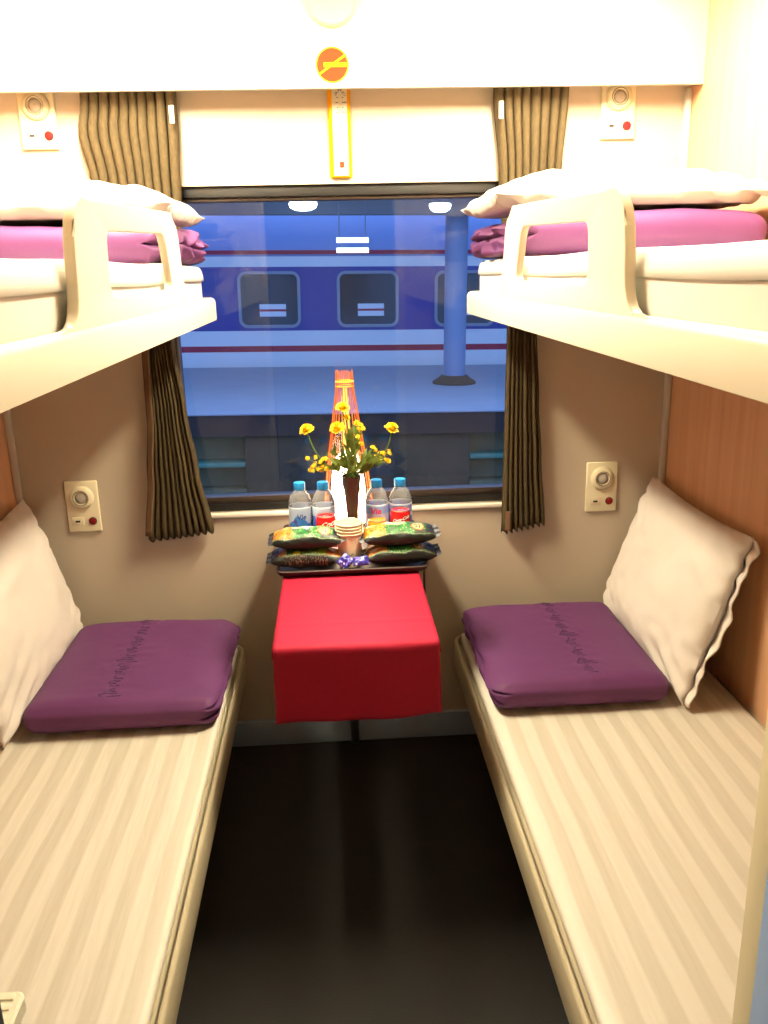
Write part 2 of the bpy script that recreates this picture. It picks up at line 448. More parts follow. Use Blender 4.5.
def upper_berth(s, xi, xw, label):
    side = 'left' if s < 0 else 'right'
    x0, x1 = min(xi, xw), max(xi, xw)
    y0, y1 = YB+.03, -.072
    t = thing('upper_berth', ((x0+x1)/2, (y0+y1)/2, 1.374), label, 'berth', 'upper berths')
    rs = [.004, .03, .02, .004] if s > 0 else [.03, .004, .004, .02]
    bm = B(); lp = []
    for ins, z in ((.006, 1.368), (.001, 1.370), (0, 1.376), (0, 1.418), (.004, 1.426), (.010, 1.429), (.016, 1.427), (.020, 1.42), (.022, 1.396), (.026, 1.392)):
        lp.append([(x+(s*ins*.85 if (x-(x0+x1)/2)*s > 0 else 0), y, z) for x, y in rrect(x0, y0, x1, y1, 0, ins, 8, rs)])
    loft(bm, lp); obj('berth_pan', bm, M_grp, t)
    # guard rail: one moulded panel with an opening, standing on the pan's rim. (y, z) outline
    def sm(pts, n=5, r=.05):
        out = []; k = len(pts)
        for i in range(k):
            p = Vector(pts[i][:2]); a = Vector(pts[i-1][:2]); b = Vector(pts[(i+1) % k][:2])
            rr = pts[i][2] if len(pts[i]) > 2 else r
            ra = min(rr, (a-p).length*.48, (b-p).length*.48)
            pa = p+(a-p).normalized()*ra; pb = p+(b-p).normalized()*ra
            for q in range(n+1):
                w = q/n; out.append(pa*(1-w)**2+p*2*w*(1-w)+pb*w*w)
        return out
    zt = 1.625
    outer = sm([(-1.50, 1.415, .002), (-1.50, 1.426, .002), (-1.382, 1.430, .05), (-1.368, 1.588, .085), (-.615, 1.614, .085), (-.548, 1.426, .012), (-.52, 1.424, .002), (-.52, 1.415, .002)])
    inner = sm([(-1.215, 1.462, .03), (-1.205, 1.553, .025), (-.750, 1.568, .035), (-.705, 1.462, .03)])
    xa = xi+s*.004; xb = xi+s*.020
    bm = B()
    def edgeloop(pts, x): 
        vs = [bm.verts.new((x, y, z)) for y, z in pts]
        es = [bm.edges.new((vs[i], vs[(i+1) % len(vs)])) for i in range(len(vs))]
        return vs, es
    sides = []
    for x in (xa, xb):
        vo, eo = edgeloop(outer, x); vi, ei = edgeloop(inner, x)
        bmesh.ops.triangle_fill(bm, use_beauty=True, edges=eo+ei)
        sides.append((vo, vi, eo+ei))
    for k in (0, 1):
        a, b = sides[0][k], sides[1][k]
        for i in range(len(a)):
            j = (i+1) % len(a)
            bm.faces.new((a[i], a[j], b[j], b[i]))
    bmesh.ops.bevel(bm, geom=sides[0][2]+sides[1][2], offset=.0035, segments=2, affect='EDGES', profile=.5)
    obj('guard_rail', bm, M_grp, t)
    for yy in (-.5, -1.4):
        bm = B(); xe = xw
        pts = [(xe, 1.3675), (xe, 1.22), (xe-s*.025, 1.22), (xe-s*.26, 1.350), (xe-s*.26, 1.3675)]
        loft(bm, [[(x, yy-.012, z) for x, z in pts], [(x, yy+.012, z) for x, z in pts]]); obj('bracket', bm, M_grp, t)
    # mattress
    m0, m1 = (x0+.0295, x1-.012) if s > 0 else (x0+.012, x1-.0295)
    c = ((m0+m1)/2, (y0+y1)/2, 1.451)
    mt = thing('mattress', (c[0], c[1], 1.394), 'thick mattress in a white sheet on the upper '+side+' berth', 'mattress', 'mattresses on the upper berths')
    def fn(p, h):
        p += Vector((noise.noise(p*4+Vector((s, 0, 0)))*.0012, 0, noise.noise(p*5)*.002)); return p
    bm = B(); softbox(bm, c, ((m1-m0)/2, (y1-y0)/2-.036, .055), (.025, .025, .03), (16, 60, 6), fn); obj('mattress_body', bm, M_sheetu, mt)
    # sheet turned over the side: a hem line along the aisle
    bm = B(); xs = m0 if s > 0 else m1
    def f(u, v):
        y = y0+.06+u*(y1-y0-.12)
        a = v*PI*.62
        return Vector((xs-s*(.0085)+s*(.004+.030*(1-math.cos(a))*.5), y, 1.474+.037*math.sin(a)+.0015*math.sin(y*9)))
    grid(bm, 60, 6, f); o = obj('sheet_fold', bm, M_sheetu, mt)
    md = o.modifiers.new('thick', 'SOLIDIFY'); md.thickness = .002; md.offset = 1 if s < 0 else -1
upper_berth(1, .372, XR-.003, 'cream upper berth with moulded guard rail, right side')
upper_berth(-1, -.318, XL+.003, 'cream upper berth with moulded guard rail, left side')

# ------------------------------------------------------------------ quilts
def quilt(s, x0, x1, y0, y1, z0, z1, label, group, seed, embroid, rough_end):
    c = Vector(((x0+x1)/2, (y0+y1)/2, (z0+z1)/2)); h0 = Vector(((x1-x0)/2, (y1-y0)/2, (z1-z0)/2))
    t = thing('folded_quilt', (c.x, c.y, z0), label, 'quilt', group)
    end = -s        # the aisle end shows the folds
    def fn(p, h):
        q = p.copy()
        e = max(0, (p.x*end-(h.x-.09))/.09)                       # 0..1 near the aisle end
        lay = math.cos((p.z/h.z)*PI*1.5)                           # layers
        if e > 0:
            g = abs(math.sin((p.z/h.z*.5+.5)*PI*(2 if rough_end else 3)+.3*noise.noise(Vector((p.y*9, seed, 0)))))
            q.x -= end*(1-g)**3*.026*e
            q.x += end*noise.noise(Vector((p.y*14, p.z*34, seed)))*.022*e*(1.3 if rough_end else .5)
            q.y += noise.noise(Vector((p.x*30, p.z*30, seed+5)))*.01*e
            if rough_end: q.x -= end*.034*e*min(1, max(0, (-p.y-(h.y-.13))/.07))
            if rough_end and p.z > -h.z*.6: q.z += noise.noise(Vector((p.x*24, p.y*14, seed+2)))*.014*e
        # near fold edge
        if p.y < 0 and abs(p.z) < h.z*.98:
            q.y += (0 if rough_end else .0012)*math.cos(p.z/h.z*PI*3)*max(0, (-p.y-(h.y-.05))/.05)
        top = max(0, p.z/h.z)
        q.z += top*(noise.noise(Vector((p.x*5, p.y*5, seed)))*.006+noise.noise(Vector((p.x*16, p.y*9, seed+1)))*.002)
        q.z -= top*.012*max(0, (abs(p.x)/h.x))**4
        if embroid and p.z > 0:
            d = abs(p.x-ex-.05*s*0)
            if d < .09: q.z += top*.0035*noise.noise(Vector((p.x*60, p.y*40, seed+9)))*(1-d/.09)
        return q
    ex = (.03 if s > 0 else -.03) if embroid else 0
    bm = B(); softbox(bm, c, h0, (.035, min(.045, h0.z), h0.z*.92), (64, 52, 18), fn)
    body = obj('quilt_body', bm, M_quilt, t, angle=80)
    if embroid:
        rnd = random.Random(seed)
        bm = B()
        y = -h0.y*.86
        dg = None
        from mathutils.bvhtree import BVHTree
        tree = BVHTree.FromPolygons([v.co for v in body.data.vertices], [tuple(p.vertices) for p in body.data.polygons])
        def drop(x, y):
            hit = tree.ray_cast(Vector((x, y, 1)), Vector((0, 0, -1)))[0]
            return (hit.z if hit else h0.z)+rootloc(t).z
        while y < h0.y*.84:
            n = rnd.randint(3, 5); L = .012*n; pts = []
            tall = rnd.random() < .35
            for k in range(n*6+1):
                a = k/6*2*PI
                px = ex+s*.0+(.012+(.016 if tall and k < 8 else 0))*math.sin(a)+.006*math.sin(a*.31+seed)
                py = y+L*k/(n*6)+.004*math.cos(a)
                pts.append(Vector((c.x+px, c.y+py, drop(px, py)+.0006)))
            tube(bm, pts, .0011, 5)
            y += L+.014
        obj('embroidery', bm, M_thread, t, label='darker purple stitched script')
    return t
quilt(1, .352, .805, -.655, -.125, .431, .515, 'folded purple quilt on the lower right berth', 'folded quilts', 1, True, False)
quilt(-1, -.785, -.312, -.655, -.125, .431, .515, 'folded purple quilt on the lower left berth', 'folded quilts', 2, True, False)
quilt(1, .378, .965, -.615, -.080, 1.513, 1.603, 'folded quilt under the pillow on the upper right berth', 'folded quilts', 3, False, True)
quilt(-1, -.905, -.328, -.615, -.080, 1.513, 1.597, 'folded quilt under the pillow on the upper left berth', 'folded quilts', 4, False, True)

# ------------------------------------------------------------------ pillows
def pillow(center, U, V, W, w, h, th, label, group, seed, hem=True, sag=0., bend=0., flat=None):
    """U, V span the pillow, W its thickness direction"""
    C = Vector(center); U = Vector(U).normalized(); V = Vector(V).normalized(); W = Vector(W).normalized()
    t = thing('pillow', center, label, 'pillow', group)
    def pt(u, v, side):
        e = (max(0, 1-abs(u)**2.4))**.55*(max(0, 1-abs(v)**2.4))**.55
        pu = 1-.055*(1-v*v)*abs(u)**3                       # edges draw in between the corners
        pv = 1-.07*(1-u*u)*abs(v)**3
        x = u*w/2*pu; y = v*h/2*pv
        z = side*th/2*e
        wr = noise.noise(Vector((u*2.1+seed, v*2.1, side*.7)))*.020*e
        cr = (abs(u)*abs(v))**1.5                             # creases run out of the corners
        wr += cr*.016*math.sin((u-v)*22+seed)+.006*noise.noise(Vector((u*6, v*6+seed, side)))
        wr *= min(1, e*3+.1)
        z += wr+bend*(u*u)+sag*v*v
        if flat is not None and side < 0: z = max(z, -flat+.002*wr)
        return C+U*x+V*y+W*z
    n = 40
    bm = B()
    for sd in (1, -1):
        grid(bm, n, n, lambda a, b: pt(math.copysign(abs(2*a-1)**.8, 2*a-1), math.copysign(abs(2*b-1)**.8, 2*b-1), sd))
    bmesh.ops.remove_doubles(bm, verts=bm.verts, dist=2e-4)
    obj('cushion', bm, M_pillow, t, angle=170)
    if hem:
        bm = B()
        def f(a, b):
            v = 2*b-1
            p = pt(1-.13*(1-a), v*.99, -1) if a < .75 else pt(1-.13*.25, v*.99, -1)
            ex = (a*.035+.004)*(1-.25*v*v)
            return p+U*ex*(1 if a > 0 else .2)+W*(.003-.006*math.sin(v*7+seed)*a+.004*math.sin(v*17)*a)
        grid(bm, 6, 36, f); o = obj('pillowcase_edge', bm, M_pillow, t, angle=170)
        md = o.modifiers.new('thick', 'SOLIDIFY'); md.thickness = .003
    return t
# lower right: stands on the berth, leans on the wood wall
pillow((.896, -.345, .652), (0, -1, 0), (-.30, 0, -.92), (-.92, 0, .30), .64, .45, .14, 'white pillow leaning on the wood wall of the lower right berth', 'pillows', 1.3, True)
pillow((-.864, -.375, .656), (0, -1, 0), (.26, 0, -.93), (.93, 0, .26), .66, .45, .135, 'white pillow leaning on the wood wall of the lower left berth', 'pillows', 4.1, False)
# upper: lie flat on the quilts
pillow((.672, -.345, 1.640), (1, 0, .0), (0, 1, 0), (0, 0, 1), .64, .52, .13, 'white pillow lying on the quilt of the upper right berth', 'pillows', 7.7, False, flat=.024)
pillow((-.640, -.345, 1.634), (1, 0, .0), (0, 1, 0), (0, 0, 1), .62, .52, .13, 'white pillow lying on the quilt of the upper left berth', 'pillows', 9.2, False, flat=.024)

# ------------------------------------------------------------------ curtains
def curtain(rows, pleats, label, tagx, seed, hem, side):
    """rows: (z, x_left, x_right) from the top down"""
    t = thing('curtain', ((rows[0][1]+rows[0][2])/2, -.04, rows[-1][0]), label, 'curtain', 'window curtains')
    rows = sorted(rows)
    def at(z):
        for a, b in zip(rows[:-1], rows[1:]):
            if z <= b[0]:
                k = (z-a[0])/(b[0]-a[0]); k = k*k*(3-2*k)
                return a[1]+(b[1]-a[1])*k, a[2]+(b[2]-a[2])*k
        return rows[-1][1], rows[-1][2]
    z0, z1 = rows[0][0], rows[-1][0]
    def P(u, v):
        z = z0+v*(z1-z0)
        xa, xb = at(z)
        g = (xb-xa)/.24
        ph = pleats*2*PI*u+.5*math.sin(u*9+seed)+.25*noise.noise(Vector((u*6, z*3, seed)))
        y = -.014-.040*abs(math.sin(ph/2))**.75*(.80+.2*noise.noise(Vector((u*9, z*1.5, seed+3))))
        x = xa+(xb-xa)*u-.0042*g*math.sin(ph)*(10/pleats)
        zz = z+(1-v)*.02*hem*(u-.5)+(1-v)**8*.006*math.sin(ph)
        return Vector((x, y, zz))
    bm = B(); grid(bm, pleats*14, 44, P)
    o = obj('curtain_cloth', bm, M_curt, t, angle=180)
    md = o.modifiers.new('thick', 'SOLIDIFY'); md.thickness = .0016
    # lining strip that shows along one edge
    bm = B()
    def Q(u, v):
        z = z0+.01+v*(1.33-z0) if side < 0 else z0+.004+v*.06
        xa, xb = at(z)
        x = (xa+.002+u*.020) if side < 0 else (xa+.004+u*.016)
        return Vector((x-.006*(side < 0), -.0600+.003*math.cos(u*PI)-.001*math.sin(z*12), z))
    grid(bm, 4, 30, Q); o = obj('curtain_edge', bm, M_lining, t, angle=180)
    md = o.modifiers.new('thick', 'SOLIDIFY'); md.thickness = .0016
    bm = B(); box(bm, (tagx-.006, -.0655, 1.872), (tagx+.006, -.0620, 1.915), .001); obj('fabric_tag', bm, M_tag, t, label='small cream tag')
curtain([(1.99, -.635, -.392), (1.93, -.638, -.392), (1.86, -.652, -.392), (1.74, -.632, -.398), (1.55, -.58, -.405), (1.31, -.536, -.455), (1.10, -.54, -.435), (.93, -.555, -.415), (.735, -.578, -.385)], 10, 'olive brown pleated curtain at the left side of the window', -.400, 1., 1, -1)
curtain([(1.99, .456, .660), (1.94, .453, .658), (1.74, .471, .645), (1.55, .485, .61), (1.31, .502, .588), (1.10, .500, .600), (.93, .497, .612), (.715, .495, .628)], 8, 'olive brown pleated curtain at the right side of the window', .468, 4., 1.3, 1)

# ------------------------------------------------------------------ reading lamp panels
def lamp_panel(x0, z0, label, w=.097, h=.157):
    t = thing('reading_lamp_panel', (x0+w/2, 0, z0), label, 'lamp panel', 'reading lamp panels')
    c = x0+w*.5; cz = z0+h-.050
    bm = B(); box(bm, (x0, -.010, z0), (x0+w, -.0003, z0+h), .004, 3); obj('wall_plate', bm, M_plate, t)
    bm = B(); lathe(bm, [(.036, .010), (.036, .014), (.033, .018), (.024, .022), (.0185, .0205), (.0175, .011)], (c, 0, cz), 40, True, False, 'y'); r = obj('lamp_ring', bm, M_ring, t)
    bm = B(); torus(bm, (c, -.0218, cz), .0222, .0012, 36, 6, 'y'); obj('dark_groove', bm, M_groove, r)
    bm = B(); lathe(bm, [(.0165, .012), (.0165, .017), (.013, .021), (.007, .023), (.001, .0235)], (c, 0, cz), 28, True, True, 'y'); obj('lens', bm, M_lens, r)
    sx = x0+w*.31; sz = z0+.034
    bm = B(); box(bm, (sx-.018, -.0125, sz-.012), (sx+.018, -.0095, sz+.012), .0015); sw = obj('socket_cover', bm, M_ring, t)
    bm = B(); box(bm, (sx-.007, -.0135, sz-.003), (sx+.007, -.0122, sz+.003), .0006); obj('slot', bm, M_dark, sw)
    bx = x0+w*.76
    bm = B(); lathe(bm, [(.0120, .010), (.0120, .012), (.0110, .013)], (bx, 0, sz), 28, True, True, 'y'); bz = obj('button_bezel', bm, M_dark, t)
    bm = B(); lathe(bm, [(.0098, .0128), (.0095, .015), (.006, .0162), (.001, .0164)], (bx, 0, sz), 24, True, True, 'y'); obj('button', bm, M_red, bz)
lamp_panel(-.817, .752, 'ivory reading lamp panel on the wall above the lower left berth')
lamp_panel(.760, .752, 'ivory reading lamp panel on the wall above the lower right berth')
lamp_panel(-.809, 1.820, 'ivory reading lamp panel on the wall above the upper left berth')
lamp_panel(.755, 1.824, 'ivory reading lamp panel on the wall above the upper right berth')

# ------------------------------------------------------------------ sign, disc, thermometer
YF = -.092
t = thing('no_smoking_sign', (.0225, YF, 1.970), 'round red no smoking sign on the white bulkhead', 'sign')
c = (.0225, YF, 2.000)
bm = B(); lathe(bm, [(.0425, .0005), (.0425, .0012)], c, 40, True, True, 'y'); obj('sign_border', bm, M_syel, t)
bm = B(); lathe(bm, [(.039, .0010), (.039, .0020)], c, 40, True, True, 'y'); obj('sign_disc', bm, M_sred, t)
bm = B(); box(bm, (c[0]-.022, YF-.0030, c[2]-.0055), (c[0]+.036, YF-.0015, c[2]+.0055), .0004); obj('cigarette_symbol', bm, M_syel, t)
bm = B(); box(bm, (-.0385, -.0006, -.0028), (.0385, .0006, .0028), .0003)
for v in bm.verts:
    a = math.radians(33); x, z = v.co.x, v.co.z
    v.co = Vector((c[0]+x*math.cos(a)-z*math.sin(a), YF-.0031+v.co.y, c[2]+x*math.sin(a)+z*math.cos(a)))
obj('diagonal_bar', bm, M_syel, t)

bm = B(); lathe(bm, [(.064, .0004), (.064, .012), (.058, .018), (.02, .021), (.001, .0215)], (.0255, YF, 2.148), 40, True, True, 'y')
o = obj('round_cover', bm, mat('pale yellow cover', (232, 222, 160), .7, spec=.1), loc=(.0255, YF, 2.148)); props(o, 'round pale yellow cover on the bulkhead above the red sign', 'cover')

t = thing('thermometer', (.041, 0, 1.737), 'yellow wall thermometer hanging above the window', 'thermometer')
bm = B(); box(bm, (.007, -.012, 1.736), (.068, -.0004, 1.975), .006, 3); obj('backboard', bm, M_yel, t)
bm = B(); box(bm, (.0185, -.0145, 1.742), (.0590, -.0118, 1.968), .001); p = obj('scale_plate', bm, M_scale, t)
bm = B(); tube(bm, [(.0405, -.0165, 1.774), (.0405, -.0165, 1.955)], .0016, 8); obj('glass_tube', bm, mat('pale glass tube', (222, 214, 196), .15), t)
bm = B(); box(bm, (.0345, -.020, 1.763), (.0465, -.0144, 1.777), .0015); obj('bulb_cover', bm, M_sred, t, label='small red brown bulb cover')
bm = B()
for k in range(13):
    z = 1.80+k*.0125; w = .007 if k % 2 == 0 else .004
    box(bm, (.0455, -.0150, z-.0009), (.0455+w, -.0144, z+.0009)); box(bm, (.0355-w, -.0150, z-.0009), (.0355, -.0144, z+.0009))
obj('scale_marks', bm, M_tick, p)
for k, (num, z) in enumerate((('10', 1.80), ('20', 1.85), ('30', 1.90), ('40', 1.925))):
    bm = text_bm(num, .008, fn=lambda x, y, z=z: (.0545+x, -.0149, z+y)); obj('scale_number', bm, M_tick, p, smooth=False)
bm = text_bm('\u00b0C', .010, fn=lambda x, y: (.052+x, -.0149, 1.944+y)); obj('unit_letter', bm, M_tick, p, smooth=False)
bm = text_bm('\u00b0F', .010, fn=lambda x, y: (.029+x, -.0149, 1.944+y)); obj('unit_letter', bm, M_tick, p, smooth=False)
bm = B(); lathe(bm, [(.006, .0144), (.0055, .0150)], (.0405, 0, 1.958), 16, True, True, 'y'); obj('maker_mark', bm, M_red, p)
for x in (.030, .051):
    bm = B(); lathe(bm, [(.0022, .0144), (.0020, .0158)], (x, 0, 1.7485), 12, True, True, 'y'); obj('screw', bm, M_tick, t)

# ------------------------------------------------------------------ table
TX0, TX1, TY0, TZ = -.157, .197, -.872, .738
t = thing('folding_table', (.02, -.43, 0), 'fold down table under the window covered by a red cloth', 'table')
bm = B(); box(bm, (TX0+.012, TY0+.014, TZ-.030), (TX1-.012, -.003, TZ-.004), .008, 3); obj('tabletop', bm, M_table, t)
bm = B(); box(bm, (-.10, -.035, .50), (.14, -.021, TZ-.030), .003); obj('wall_bracket', bm, M_steel, t)
bm = B(); tube(bm, [(.02, -.030, .12), (.02, -.36, TZ-.032)], .014, 12); tube(bm, [(.02, -.024, .0), (.02, -.030, .12)], .014, 12); obj('support_leg', bm, M_steel, t)

bm = B()
def cloth(u, v):
    """u across, v from the wall to the hem"""
    total = .868+.172
    d = v*total
    r = .012
    if d < .868-r: y, z = -.004-d, TZ
    elif d < .868+r:
        a = (d-(.868-r))/(2*r)*PI/2; y, z = -.004-(.868-r)-r*math.sin(a), TZ-r*(1-math.cos(a))
    else:
        q = d-.868-r; y = -.872+.02*q; z = TZ-r-q
    k = max(0, (d-.86)/.2)
    x0, x1 = -.155-.003*k, .195+.006*k
    x = x0+(x1-x0)*u
    # ironing folds and slight waves
    z += .0008*math.sin(x*30)*0
    if d < .86:
        z += .0010*noise.noise(Vector((x*7, y*7, 0)))+.0022*max(0, 1-abs(d-.745)/.008)-.0
    else:
        y += .007*k*math.sin(u*6.2+.7)+.003*k*math.sin(u*15)
        z -= .010*k*(1-u)
    return Vector((x, y, z))
V = grid(bm, 40, 110, cloth)
# short side hems hanging over the table sides
def hem(u, sgn):
    def f(a, b):
        p = cloth(u, a*(.862/1.040)); d = b*(.020+.012*a+.004*math.sin(a*17))
        return Vector((p.x+sgn*(.002*math.sin(min(1, b*2)*PI/2)+.002*b*math.sin(a*20)), p.y, p.z-d))
    return f
grid(bm, 60, 5, hem(0, -1)); grid(bm, 60, 5, hem(1, 1))
bmesh.ops.remove_doubles(bm, verts=bm.verts, dist=1e-4)
o = obj('tablecloth', bm, M_cloth, loc=(.02, -.43, TZ), angle=60); md = o.modifiers.new('thick', 'SOLIDIFY'); md.thickness = .0018
props(o, 'red tablecloth hanging over the front edge of the small table', 'tablecloth')

# ------------------------------------------------------------------ tray
Z0 = TZ+.0035
TRX0, TRX1, TRY0, TRY1 = -.172, .222, -.462, -.030
bm = B(); lp = []
for ins, z in ((.014, Z0), (.010, Z0+.001), (.004, Z0+.008), (0, Z0+.0155), (.002, Z0+.017), (.006, Z0+.017), (.010, Z0+.012), (.016, Z0+.0065), (.022, Z0+.006)):
    lp.append([(x, y, z) for x, y in rrect(TRX0, TRY0, TRX1, TRY1, .02, ins, 6)])
loft(bm, lp); o = obj('serving_tray', bm, M_tray, loc=(.02, -.25, Z0)); props(o, 'dark brown lacquer tray on the red tablecloth', 'tray')
ZT = Z0+.0072

# ------------------------------------------------------------------ bottles
def hashc(p, seed): return noise.noise(Vector(p)*1.0+Vector((seed, 0, 0)))
def bottle(x, y, label, style, seed):
    t = thing('water_bottle', (x, y, ZT), label, 'bottle', 'small water bottles on the tray')
    prof = [(.022, 0), (.029, .002), (.0315, .010), (.0305, .018), (.0315, .026), (.0305, .034), (.0315, .042), (.0315, .125), (.0318, .134), (.030, .148), (.0245, .163), (.0165, .174), (.0128, .180), (.0128, .188)]
    bm = B(); lathe(bm, prof, (x, y, ZT), 36); obj('bottle_body', bm, M_water, t)
    bm = B(); prof = [(.0148, .1775), (.0153, .179), (.0153, .195), (.0145, .1975), (.001, .198)]
    loops = []
    for r, z in prof:
        loops.append([Vector((x+(r*(1+(.025 if k % 2 else 0)))*math.cos(2*PI*k/48), y+(r*(1+(.025 if k % 2 else 0)))*math.sin(2*PI*k/48), ZT+z)) for k in range(48)])
    loft(bm, loops); obj('cap', bm, M_cap, t)
    # printed sleeve
    za, zb = ZT+.060, ZT+.134
    def col(p):
        a = math.atan2(p.y-y, p.x-x)+PI/2; v = (p.z-za)/(zb-za)
        n = noise.noise(Vector((a*2.2+seed, v*3.5, seed)))
        if v > .93: return lin((226, 236, 248))
        mount = .52+.16*math.sin(a*3+seed*2)+.08*n
        if style == 'blue':
            if v > mount: return lin((214, 228, 246))
            return lin((74, 150, 228)) if n > -.05 else lin((96, 84, 186))
        if v > .66: return lin((176, 168, 226)) if n > 0 else lin((150, 196, 240))
        if v > mount-.12: return lin((226, 214, 238))
        return lin((108, 96, 190)) if n > 0 else lin((70, 160, 226))
    bm = B(); grid(bm, 72, 24, lambda a, b: Vector((x+.0319*math.cos(2*PI*a), y+.0319*math.sin(2*PI*a), za+b*(zb-za))), True)
    lb = obj('bottle_label', bm, M_label, t, colors=col, recalc=False, label='printed blue and lilac sleeve')
    md = lb.modifiers.new('thick', 'SOLIDIFY'); md.thickness = .0002
    R_ = .0324
    if style == 'vie':
        bm = text_bm('Vie', .023, .1, lambda u, v: (x+R_*math.sin(u/R_-.15), y-R_*math.cos(u/R_-.15), ZT+.116+v), .0006)
    else:
        bm = text_bm('Vie', .020, .1, lambda u, v: (x+R_*math.sin(u/R_+.1), y-R_*math.cos(u/R_+.1), ZT+.108+v), .0004)
    obj('label_text', bm, M_letr if style == 'vie' else mat('blue lettering', (40, 70, 170), .5, var=0), lb, smooth=False)
BY = -.275
bottle(-.109, BY, 'water bottle with blue cap, leftmost of the four on the tray', 'blue', 1.)
bottle(-.046, BY-.005, 'water bottle with blue cap standing left of the dark vase', 'blue', 2.6)
bottle(.099, BY, 'water bottle with blue cap standing right of the dark vase', 'vie', 3.9)
bottle(.163, BY, 'water bottle with blue cap, rightmost of the four on the tray', 'vie', 5.2)

# ------------------------------------------------------------------ cans
def can(x, y, h, m, label, txt, tang, group=None, r=.0268, size=.021):
    t = thing('drink_can', (x, y, ZT), label, 'can', group)
    bm = B(); lathe(bm, [(r*.78, 0), (r*.82, .001), (r*.97, .006), (r, .010), (r, h-.012), (r*.96, h-.007), (r*.86, h-.002)], (x, y, ZT), 36); b = obj('can_body', bm, m, t)
    bm = B(); lathe(bm, [(r*.875, h-.004), (r*.89, h-.0005), (r*.86, h), (r*.82, h-.004), (r*.78, h-.0045), (.001, h-.0045)], (x, y, ZT), 36, False); ld = obj('can_lid', bm, M_alu, t)
    bm = B(); torus(bm, (x, y-.006, ZT+h-.003), .006, .0012, 16, 6); obj('pull_tab', bm, M_alu, ld)
    if txt:
        R_ = r+.0004
        bm = text_bm(txt, size, .35, lambda u, v: (x+R_*math.sin(u/R_+tang), y-R_*math.cos(u/R_+tang), ZT+h*.83+v+u*.25), .0004)
        obj('can_lettering', bm, M_letw, b, smooth=False)
can(-.040, BY-.062, .122, M_canred, 'red drink can with white script in front of the bottle left of the vase', 'Coca', .25, 'drink cans on the tray')
can(.158, BY-.062, .130, M_canred, 'red drink can in front of the rightmost water bottle', 'Coca-Cola', 0., 'drink cans on the tray', size=.0115)
can(.096, BY-.062, .104, M_gold, 'amber drink can behind the upper right snack bag', None, 0, 'drink cans on the tray')

# ------------------------------------------------------------------ paper cups (nested)
def cup(z, label, mark):
    x, y = .019, -.397
    t = thing('paper_cup', (x, y, z), label, 'cup', 'nested paper cups')
    bm = B(); lathe(bm, [(.0245, .0), (.0255, .0005), (.0348, .090), (.0344, .090), (.0252, .004), (.001, .004)], (x, y, z), 40); b = obj('cup_body', bm, M_paper, t)
    bm = B(); torus(bm, (x, y, z+.0905), .0363, .0015, 40, 8); obj('rolled_rim', bm, M_paper, t)
    if mark:
        def R_(v): return .0255+.0093*(v/.09)+.0006
        bm = text_bm('vn', .012, .2, lambda u, v: (x+R_(.03+v)*math.sin(u/.029), y-R_(.03+v)*math.cos(u/.029), z+.034+v), .0003) if False else B()
        for k, (a0, w, zz) in enumerate(((-.35, .06, .036), (-.05, .05, .035), (.10, .06, .036), (.24, .05, .038))):
            q = [Vector((x+R_(zz+dz)*math.sin(a0+da), y-R_(zz+dz)*math.cos(a0+da), z+zz+dz)) for da, dz in ((-w, -.0012), (w, -.0008), (w, .0016), (-w, .0010))]
            bm.faces.new([bm.verts.new(v) for v in q])
        o = obj('printed_mark', bm, M_letb, b, smooth=False); md = o.modifiers.new('thick', 'SOLIDIFY'); md.thickness = .0002
cup(ZT, 'cream paper cup with a dark printed mark, lowest of the nested stack', True)
cup(ZT+.0085, 'cream paper cup nested third from the top of the stack', False)
cup(ZT+.0170, 'cream paper cup nested second from the top of the stack', False)
cup(ZT+.0255, 'cream paper cup nested topmost in the stack', False)

